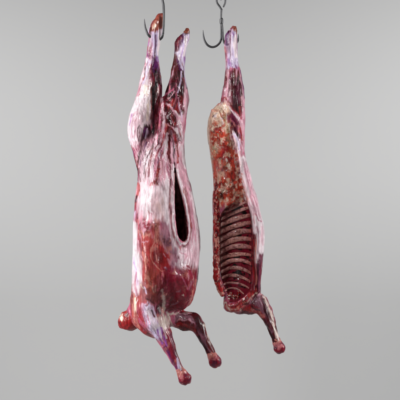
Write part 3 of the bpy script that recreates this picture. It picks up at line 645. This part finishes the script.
JH = [
 ('P', 'lil', 1, 1, '224,30 239,28 239,66 226,70'), ('P', 'brick', .7, 1, '231,28 235,24 239,27 238.5,35 235,33'), ('P', 'pink', .8, .8, '223,46 227,48 228,62 224,60'),
 ('pur', 2.6, -.2, .95, '229,31 226.6,36 226.8,46'), ('vio', 1.4, 0, .8, '232,32 234,38'), ('white', 3.6, .6, 1, '235.3,38 235.5,48 236,57'), ('lil', 3, .3, .9, '231,42 232,56 234,68'),
 ('dred', 1.2, 0, .7, '226.5,60 227.5,74'), ('vio', 1.8, 0, .7, '229,60 231,68'), ('vio', 1.6, 0, .7, '235,66 239,75'),
 ('P', 'dred', 1, 1, '226,68 233,70 240,70 245,90 245,110 238,118 222,108 223,92'),
 ('P', 'mar', 1, 1, '231,80 236,72 241,84 242.5,98 243,112 239,118 235,112 231,98'), ('P', 'plum', 1, .7, '235,84 240,84 241,104 237,104'),
 ('pinkw', 2.4, .5, .9, '228,70 228.4,82 225.5,93 225,100'), ('pink', 2.2, .4, .8, '231,68 230,80'), ('pinkw', 1.4, .4, .9, '236,70 235.4,84'),
 ('P', 'pinkw', 1, .85, '224,90 231,84 231,104 224,104'), ('pinkw', 2.0, .5, .9, '239.5,72 242.5,90 243.8,104'), ('blk', .8, -.3, .8, '241.6,78 243.6,90'),
 ('crim', 2.6, 0, .9, '221,101 225,100 228,105'), ('red', 2.5, 0, .9, '239,108 240,116'),
 ('P', 'plum', 1, 1, '227,110 234,112 240,122 241,136 236,140 229,132'), ('P', 'pinkw', 1, .9, '240,96 246,96 246,150 243,150 240,130 241,115'),
 ('pinkw', 2.4, .8, 1, '225.5,104 231,110 237,117 241,126 243,136'), ('red', .9, -.3, .9, '228,105 234,111 240,119'), ('white', 1, .4, .9, '226,106 232,112 238,120'),
 ('pink', 1.4, .5, .8, '232,122 237,128 241,138'), ('red', 1.8, -.2, .9, '240,130 242,142'), ('red', 1.6, -.2, .9, '239,150 241,160'), ('mar', 1.4, -.6, .9, '236,138 238,148 240,160'),
 # lumbar hollow: fat and flesh
 ('P', 'bred', 1.8, 1, '217,105 226,105 229,130 235,150 239,170 243,190 247,204 213,206 212,180 206,140 205,122 210,111'),
 ('P', 'cream', 1.6, .9, '216,106 225,106 228,122 228,134 220,128 210,134 206,128 207,118'), ('P', 'bone', 1.6, .8, '222,104 227,104 229,114 225,112'),
 ('bone', 2, .5, .9, '206.8,120 206.8,134 208.5,148 211.5,162 213,176'), ('pinkw', 1.6, .4, .8, '209,114 207.5,124'),
 ('mar', 1.1, -.6, .9, '213,117 216,114.5'), ('brn', 2.2, -.4, .9, '222,110 224,117 225,124'), ('tan', 2.4, 0, .9, '225,112 226.5,124 229,134'), ('bone', 1.2, .5, .9, '225.5,108 228,122 230,132 233.5,146 234.5,156 236,168'),
 ('brn', 1.6, -.4, .8, '214,122 216,125'), ('salm', 2.8, .4, .8, '217,122 220,124'), ('red', 3.6, -.2, .9, '213,132 218,130 221,134'), ('red', 2.4, -.2, .9, '207,131 210,134'), ('white', 2, .6, .8, '221,119 223,126'),
 ('white', 1.8, .5, .8, '217,113 214,120'), ('cream', 2.4, .5, .9, '208,139 212,141'), ('red', 3, 0, .8, '212,138 219,140'), ('tan', 3, 0, .6, '228,138 230,146'), ('brn', 1.6, -.4, .8, '231,140 232,150'),
 ('P', 'olive', 1.3, .9, '210,148 216,145 218,152 215,158 211,156'), ('bone', 2, .4, .7, '218,146 223,148'), ('P', 'red', 1.6, .95, '220,148 228,146 233,156 232,164 226,160 220,162 218,156'), ('crim', 2, -.3, .7, '223,154 230,158'),
 ('P', 'salm', 1.8, .7, '212,160 224,162 226,176 215,178'), ('bone', 2.4, .7, .95, '227,161 229,167 231.5,171'), ('cream', 3, .7, .95, '236,174 238.5,177 236,181'), ('bone', 1.6, .4, .8, '233,150 235,162 236.5,172'),
 ('P', 'red', 1.6, .8, '214,178 222,176 224,192 216,194'), ('P', 'red', 1.6, .7, '229,172 234,172 240,190 242,202 232,200 229,186'), ('salm', 1.4, .5, .8, '214,182 219,180'), ('brn', 1.8, -.4, .8, '232,182 234,190'),
 ('salm', 2, .4, .7, '226,182 229,192'), ('P', 'mar', 1.4, .95, '215,192 223,190 225,200 218,204'), ('cream', 1.2, .4, .8, '236,188 239,196'), ('tan', 1.8, 0, .7, '239,194 243,204'),
 ('cream', 1.0, .3, .8, '226,198 229,204'), ('mar', 1.4, -.4, .8, '243,196 246,206'), ('salm', 1.2, .5, .8, '216,188 219,190'), ('pinkg', 2.6, .3, .7, '216,168 222,170'),
 ('P', 'olive', 1.3, .9, '226,206 232,203 238,206 246,210 240,214 228,214 223,215'),
 ('plum', 1.6, -.2, .8, '231,72 230,84 228,98'), ('pur', 1.2, 0, .8, '240,72 242.6,84 244,98'), ('dred', 1.4, -.2, .8, '234,70 233,90 232,104'), ('brn', 1.4, -.6, .8, '219,112 222,118'), ('red', 1.6, 0, .8, '216,126 221,128'), ('brn', 1.0, -.5, .8, '209,128 211,122 214,119'),
 # flank flap
 ('P', 'white', 1, 1, '232,131 236,134 240,146 241,155 245,155 249,166 259,200 266,222 267,250 262,264 254,262 251,240 250,215 244,195 240,175 237,155'),
 ('lil', 1.3, .4, .9, '233,133 237,140 240,150'), ('P', 'pinkw', 1.2, .75, '241,160 247,162 256,196 262,218 252,216 246,196'), ('white', 1.4, .6, .9, '240,158 243.5,176 248,194 252,206'),
 ('pink', .7, -.4, .7, '243,166 247,180 252,196'), ('pink', .6, -.3, .6, '246,172 251,188 256,206'), ('pink', .7, -.3, .6, '250,196 254,210'), ('pink', 1.3, -.3, .8, '254,214 258,220 261,220'),
 ('pink', .8, -.3, .7, '256,226 258,240 257,250'), ('pinkw', 2.5, .3, .6, '262,226 263,244'), ('red', 1.0, -.4, .7, '252.5,214 254,222'),
 ('P', 'plum', 1, 1, '258,250 265,256 264,300 255,300 256,270'), ('mar', 1.4, -.3, .9, '257.5,262 257,280 256,296'), ('crim', 1.4, .2, .8, '261,262 261,284'),
 ('P', 'dred', .9, 1, '250.5,232 254.5,234 255.5,262 256,296 248,301 252,285 251,262'), ('red', 2, .4, .9, '252,240 252.6,262 253.4,280 251,293 245,300'), ('salm', .9, .5, .9, '254.6,240 255.4,262 256,285'),
 # brisket rim
 ('P', 'red', 1.2, 1, '222,302 230,303 240,299 250,291 256,290 254,298 246,304 240,312 226,312'), ('salm', 1.6, .5, .8, '225,306 231,308 238,306'), ('cream', 1, .5, .9, '240,310 244,304 250,299 256,293'), ('bone', .9, .3, .8, '226,303 230,310'),
 ('dred', 1.6, -.4, .8, '232,305 240,302 247,297'), ('pinkw', 1.2, .3, .9, '240,311 246,312.5'),
 # foreleg
 ('P', 'dred', 1.2, 1, '240,305 256,294 264,292 272,310 284,344 272,344 258,320 240,318'), ('P', 'pinkg', 1.3, .8, '247,300 256,296 263,296 266,306 268,316 262,314 256,304'), ('red', 4, 0, .8, '244,308 254,311 262,316'),
 ('crim', 1.5, 0, .8, '246,306 252,304 258,306'), ('P', 'mar', .8, 1, '262,299 267,301 271.5,312 270,320 265,314 262,306'), ('mar', 2, 0, .9, '265,320 270,330 274,338'), ('pinkg', 1.2, .4, .8, '269,320 272,330'),
 ('bone', 1.6, .5, .95, '262,292 267,302 271.5,315 274,328 278,339'), ('salm', 1.8, 0, .9, '275,338 279,340'), ('pinkw', 1.5, .4, .8, '257,295 263,294'),
]
half = empty('half_carcass', W(234, 200, 2))
tag(half, 'split half lamb carcass with its cut side showing a row of ribs, single hind leg', 'carcass')
def build_half():
    g = Grid(200, 290, -24, 38, 22, 356, .48)
    g.add(Loft(HLEG), 3)
    g.add(Loft(HLUM), 3)
    g.add(Loft(HBAR), 3)
    # median saw cut: flatten everything in front of the plane
    cav = Loft(HCAV)
    g.add(cav, 3.2, cut=True)
    g.add(Loft(HFLANK), 2.0)
    g.add(Chain([(255, 288, -3, 3.2), (251, 295, -5, 3.6), (245, 301, -6, 4.2), (237, 305.5, -6, 4.8), (228.5, 306.5, -5, 4.6)]), 2)
    g.add(Chain([(225.5, 106, -7, 1.8), (233, 113, -11, 2.2), (239, 122, -11, 2.2), (242.5, 136, -10, 1.6)]), 1.5)
    g.add(Chain([(233, 132, -11, 1.3), (238, 145, -13, 2.0), (242, 165, -14, 2.4), (248, 190, -14, 2.4)]), 1.5)
    g.add(Chain([(236, 136, -14, 1.0), (238, 150, -15, 1.0), (239.5, 165, -15, .9)]), 1.5, cut=True)
    # foreleg
    g.add(Chain([(240, 306, 4, 8.5), (250, 305.4, 2, 9.0), (259, 304, 1, 10), (265, 311, 0, 7.4), (269.3, 321, -1, 5.4), (273, 332, -1, 3.9), (276, 340, -1, 3.6), (278, 345, -1, 3.8)]), 2.2)
    hl = Loft(HLUM)
    def hl_front(x, z):
        l, r, b, yc = [float(np.interp(z, hl.z, q)) for q in hl.t]
        return yc-b*math.sqrt(max(0, 1-((x-(l+r)/2)/((r-l)/2))**2))
    random.seed(4)
    for i in range(60):                                   # lumps of fat and torn flesh on the lumbar face
        z = random.uniform(108, 203); t = (z-105)/100
        x = random.uniform(212+4*t, 232+9*t) if z > 118 else random.uniform(214, 224)
        yy = hl_front(x, z)+random.uniform(-.3, 1.2)
        g.add(Chain([(x, z, yy, random.uniform(1.2, 2.6)), (x+random.uniform(-3, 3), z+random.uniform(-3, 3), yy, random.uniform(1.0, 2.2))]), 2.2)
    def ex(P, N, c, r):
        x, y, z = P.T.astype(np.float32)
        d = cav(x, y, z)
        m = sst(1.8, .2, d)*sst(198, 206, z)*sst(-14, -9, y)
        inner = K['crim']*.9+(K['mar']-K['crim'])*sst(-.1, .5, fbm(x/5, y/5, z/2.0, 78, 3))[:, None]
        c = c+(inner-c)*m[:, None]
        # lumbar mottling of red flesh and cream fat
        lm = sst(4, 0, poly_sd(x, z, pts('214,108 226,106 229,130 235,150 239,170 243,190 247,204 213,206 212,180 207,140 207,122')))*(y < 2)
        n = fbm(x/3.6, y/3.6, z/5, 91, 5); n2 = fbm(x/4.4+9, y/4.4, z/6, 95, 5)
        a = lm*sst(-.05, .45, n)*(.62+.33*sst(160, 118, z)); c = c+(K['cream']*np.array([1.05, 1, 1])-c)*a[:, None]
        a = lm*sst(.1, .4, .6*n2+.6*fbm(x/1.8, y/1.8, z/2.6, 103, 3))*(.35+.6*sst(116, 134, z)); c = c+(K['bred']-c)*a[:, None]
        a = lm*sst(.1, .5, fbm(x/3+3, y/3, z/4, 107, 3))*.3; c = c+(K['orng']-c)*a[:, None]
        a = lm*sst(212+.04*(z-130), 208, x+2*n)*.9*(z < 205); c = c+(K['cream']-c)*a[:, None]
        a = lm*sst(.55, .8, fbm(x/2.0, y/2, z/3, 99, 3))*.7; c = c+(K['brn']-c)*a[:, None]
        r = r+lm*(n*.6-n2*.4)*.7
        return c, r*(1-.6*m)
    def fib(P): return (.25+.6*sst(110, 95, P[:, 2])+.25*(P[:, 0] > 240)+.25*sst(285, 300, P[:, 2])).astype(np.float32)
    flesh('body', g, JH, 'pink', M_meat, half, fibre=fib, blood=.35, seed=7, extra=ex, flow=FLOW_H)
    return cav
cav = build_half()
print('half', time.time()-T0)
foreleg_joint(half, 'knee_joint', 279.2, 347.6, -1, math.radians(66), 31, .93)
hock(half, 234.6, 28.8, -1, math.radians(100), 2.6, 15, L=6)
def cav_back(x, z):               # depth of the cavity wall at x, z
    l, r, b, yc = [float(np.interp(z, cav.z, q)) for q in cav.t]
    a = (r-l)/2; c = (r+l)/2; t = max(0, 1-((x-c)/a)**2)
    return yc+b*math.sqrt(t)
RIBS = [ # left z, mid z, right z, half width
 (211.5, 205.5, 200.5, 1.9), (218.5, 211.5, 206.8, 2.4), (225.4, 218.3, 214.4, 2.7), (232.5, 225.5, 222.4, 2.9), (239.6, 233.2, 231.6, 3.0), (246.2, 240.2, 239.4, 3.0), (252.8, 247.2, 247.6, 3.0),
 (259.2, 254.4, 256.0, 2.9), (265.6, 261.6, 265.0, 2.4), (272.0, 268.8, 274.0, 2.1), (278.4, 276.2, 283.0, 1.9), (284.4, 283.4, 290.0, 1.7), (290.0, 289.8, 295.5, 1.3)]
for i, (zl, zm, zr, wd) in enumerate(RIBS):
    n = 22; P = []; wd *= random.uniform(.72, 1.0); zm += random.uniform(-.9, .6)
    xl = float(np.interp(zl, cav.z, cav.t[0]))+.2; xr = float(np.interp(zr, cav.z, cav.t[1]))+1.6
    for k in range(n+1):
        t = k/n; x = xl+(xr-xl)*t
        z = (1-t)**2*zl+2*t*(1-t)*(2*zm-.5*(zl+zr))+t*t*zr
        z += .35*math.sin(5*t+i*1.7)
        y = cav_back(min(max(x, xl+1.0), xr-2.4), min(max(z, 203), 299))
        P.append((x, z, y-.2, wd*(1-.22*t)*(.85+.3*min(1, 4*t*(1-t)))*(1+.07*math.sin(9*t+i*2.3))))
    V, F = tube(P, 16, 3)
    # flatten the tube against the chest wall: ribs are flat bones
    ctr = np.array([W(q[0], q[1], q[2]) for q in cr(P, 3)]); nr = len(ctr)
    Vr = V[:nr*16].reshape(nr, 16, 3); Vr[:] = ctr[:, None, :]+(Vr-ctr[:, None, :])*np.array([1, .55, 1]); V[:nr*16] = Vr.reshape(-1, 3)
    D = np.stack([V[:, 0]/S+200, V[:, 1]/S, 400-V[:, 2]/S], 1)
    nz = fbm(D[:, 0]/5, D[:, 1]/3, D[:, 2]/1.2, 60+i, 3)
    c = np.tile(np.array([.62, .30, .26], np.float32)*random.uniform(.78, 1.1), (len(D), 1))
    c += (K['pinkw']-c)*sst(0, .6, nz)[:, None]*.5; c += (K['dred']-c)*sst(0, .6, fbm(D[:, 0]/3, D[:, 1]/3, D[:, 2]/1.5, 160+i, 3))[:, None]*.7
    c += (K['bone']-c)*(sst(224, 220, D[:, 0])*.5)[:, None]; c += (K['red']-c)*(sst(245, 252, D[:, 0]+1.5*nz)*.75)[:, None]
    mesh_np('rib', V, F, M_rib, half, c)
def backbone():
    g = Grid(206, 227, -18, 12, 176, 298, .5)
    random.seed(8); z = 192; pp = [(217.5, 180, -1, 1.0), (217, 187, -3, 1.9)]
    while z < 292:
        x = 216.4+max(0, z-278)*.35
        pp.append((x+.4+random.uniform(-.4, .4), z, -3.6, 2.2+random.uniform(-.3, .3))); z += 6
    g.add(Chain(pp), 1)
    z = 195
    while z < 292:                                        # sawn vertebrae
        x = 216.0+max(0, z-278)*.35
        g.add(Chain([(x+random.uniform(-.2, .5), z, -3.8, 2.2), (x+1.2, z+3, -3.8, 2.1)]), 4)
        g.add(Chain([(x+2.8, z+2, -3, 1.4), (x+4.2, z+3.6, 1, 1.2)]), 1.2)
        z += 6.9
    def ex(P, N, c, r):
        x, y, z = P.T
        n = fbm(x/1.6, y/1.6, z/2.4, 71, 4); n2 = fbm(x/2.4, y/2.4, z/3.4, 75, 4)
        c = K['red']+(K['dred']-K['red'])*sst(-.2, .4, n)[:, None]
        a = sst(.18, .4, n2); c = c+(K['salm']-c)*a[:, None]
        a = sst(.4, 1.0, fbm(x/1.5, y/1.5, z/2.0, 77, 3))*.8; c = c+(K['cream']-c)*a[:, None]
        a = sst(214.6, 213.4, x)*.6; c = c+(K['orr']-c)*a[:, None]
        return c, n*.25+.25*n2
    flesh('backbone', g, [], 'red', M_cut, half, extra=ex)
backbone()
def neck_bone():
    g = Grid(222, 246, -14, 14, 286, 309, .45); random.seed(12)
    for i in range(15):
        x = random.uniform(228, 239.5); z = 295+random.uniform(-3, 4.5)-(x-233)*.12; y = random.uniform(-4, 1)
        g.add(Chain([(x, z, y, random.uniform(.8, 1.5)), (x+random.uniform(-1.6, 1.6), z+random.uniform(-2, 2), y+random.uniform(-1, 1), random.uniform(.5, 1.2))]), .5)
    g.add(Chain([(227, 301, 2, 3), (234, 300, 3, 3.5), (240, 297, 3, 3)]), 1)
    def ex(P, N, c, r):
        x, y, z = P.T; n = fbm(x/1.5, y/1.5, z/1.5, 81, 3)
        c = K['bone']*.9+(K['red']-K['bone'])*sst(-.35, .2, n+.6*(y > 0)+.25*(x > 236))[:, None]
        return c, .4*n
    flesh('neck_bone', g, [], 'bone', M_cut, half, extra=ex)
neck_bone()

# ================================================================ meat hooks
def hook(name, x0, jobs, label):
    r = empty(name, W(x0, 44, 0)); tag(r, label, 'meat hook')
    for nm, P, seg in jobs:
        V, F = tube(P, seg); mesh_np(nm, V, F, M_steel, r)
    return r
h1 = hook('meat_hook', 163, [
 ('shank', [(162.2, -26, -4, 1.15), (162.4, -10, -4, 1.15), (162.6, 0, -4.5, 1.15), (163.6, 6, -5, 1.2), (164.0, 16, -6, 1.15), (163.8, 27, -6, 1.1), (163.2, 34, -5, 1.1)], 12),
 ('tine', [(163.2, 34, -5, 1.1), (161.8, 38.2, -3, 1.1), (157.5, 40.6, -1.2, 1.15), (152.6, 39, -3.4, 1.2), (148.6, 35.6, -5, 1.15), (146.2, 30.5, -5, 1.0), (145, 25, -5, .75), (144.6, 19.5, -5, .18)], 12),
], 'dark steel hook holding the whole carcass by one hind shank')
h2 = hook('meat_hook', 221, [
 ('shank', [(221.6, 9, 0, 1.0), (221.2, 14, 0, .95), (221.1, 22, 0, .95), (221.2, 32, 0, 1.0), (221.2, 40, 0, 1.0)], 12),
 ('eye', [(221.6, 10, 0, 1.0), (219.6, 6.5, 0, .95), (217.2, 3, 0, .95), (216.6, -1, 0, .95), (218, -4.5, 0, .95), (221.5, -6, 0, .95), (224.6, -4, 0, .95), (225.3, -1, 0, .95), (225.1, 3, 0, .9), (223.4, 7, 0, .8)], 12),
 ('tine', [(221.2, 39, 0, 1.0), (219.8, 42.8, -.6, 1.0), (216.2, 46.2, -1, 1.05), (211.8, 47.2, -1, 1.1), (207.6, 45.2, -1, 1.1), (204.8, 41, -1, 1.0), (203.5, 36, -1, .8), (203.1, 30.2, -1, .18)], 12),
 ('tine', [(222.0, 23, -1.0, .8), (222.6, 30, -1.4, .85), (222.8, 38, -1.4, .9), (224.6, 43.5, -1, .95), (228.6, 46.8, 1.5, 1.0), (233.4, 45.6, 2.5, 1.0), (237.4, 42, 1.5, .9), (238.3, 38, 0, .75), (238.1, 33.8, 0, .18)], 12),
 ('collar', [(221.2, 18.6, -.4, .6), (221.3, 18.8, -.4, 1.6), (221.4, 20.2, -.4, 1.8), (221.4, 22.6, -.4, 1.8), (221.4, 23.8, -.4, 1.5), (221.4, 24.0, -.4, .6)], 16),
], 'dark steel double pointed hook with an eye and collar, holding the half carcass')
th = np.linspace(0, 2*math.pi, 25)
rg = tube([(221+0*a, -9+5.2*math.cos(a)*1.6, 5.2*math.sin(a), 1.1) for a in th], 12, 2)
tag(mesh_np('hanging_ring', rg[0], rg[1], M_steel), 'dark steel ring threaded through the eye of the double pointed hook', 'ring')
print('done', time.time()-T0)
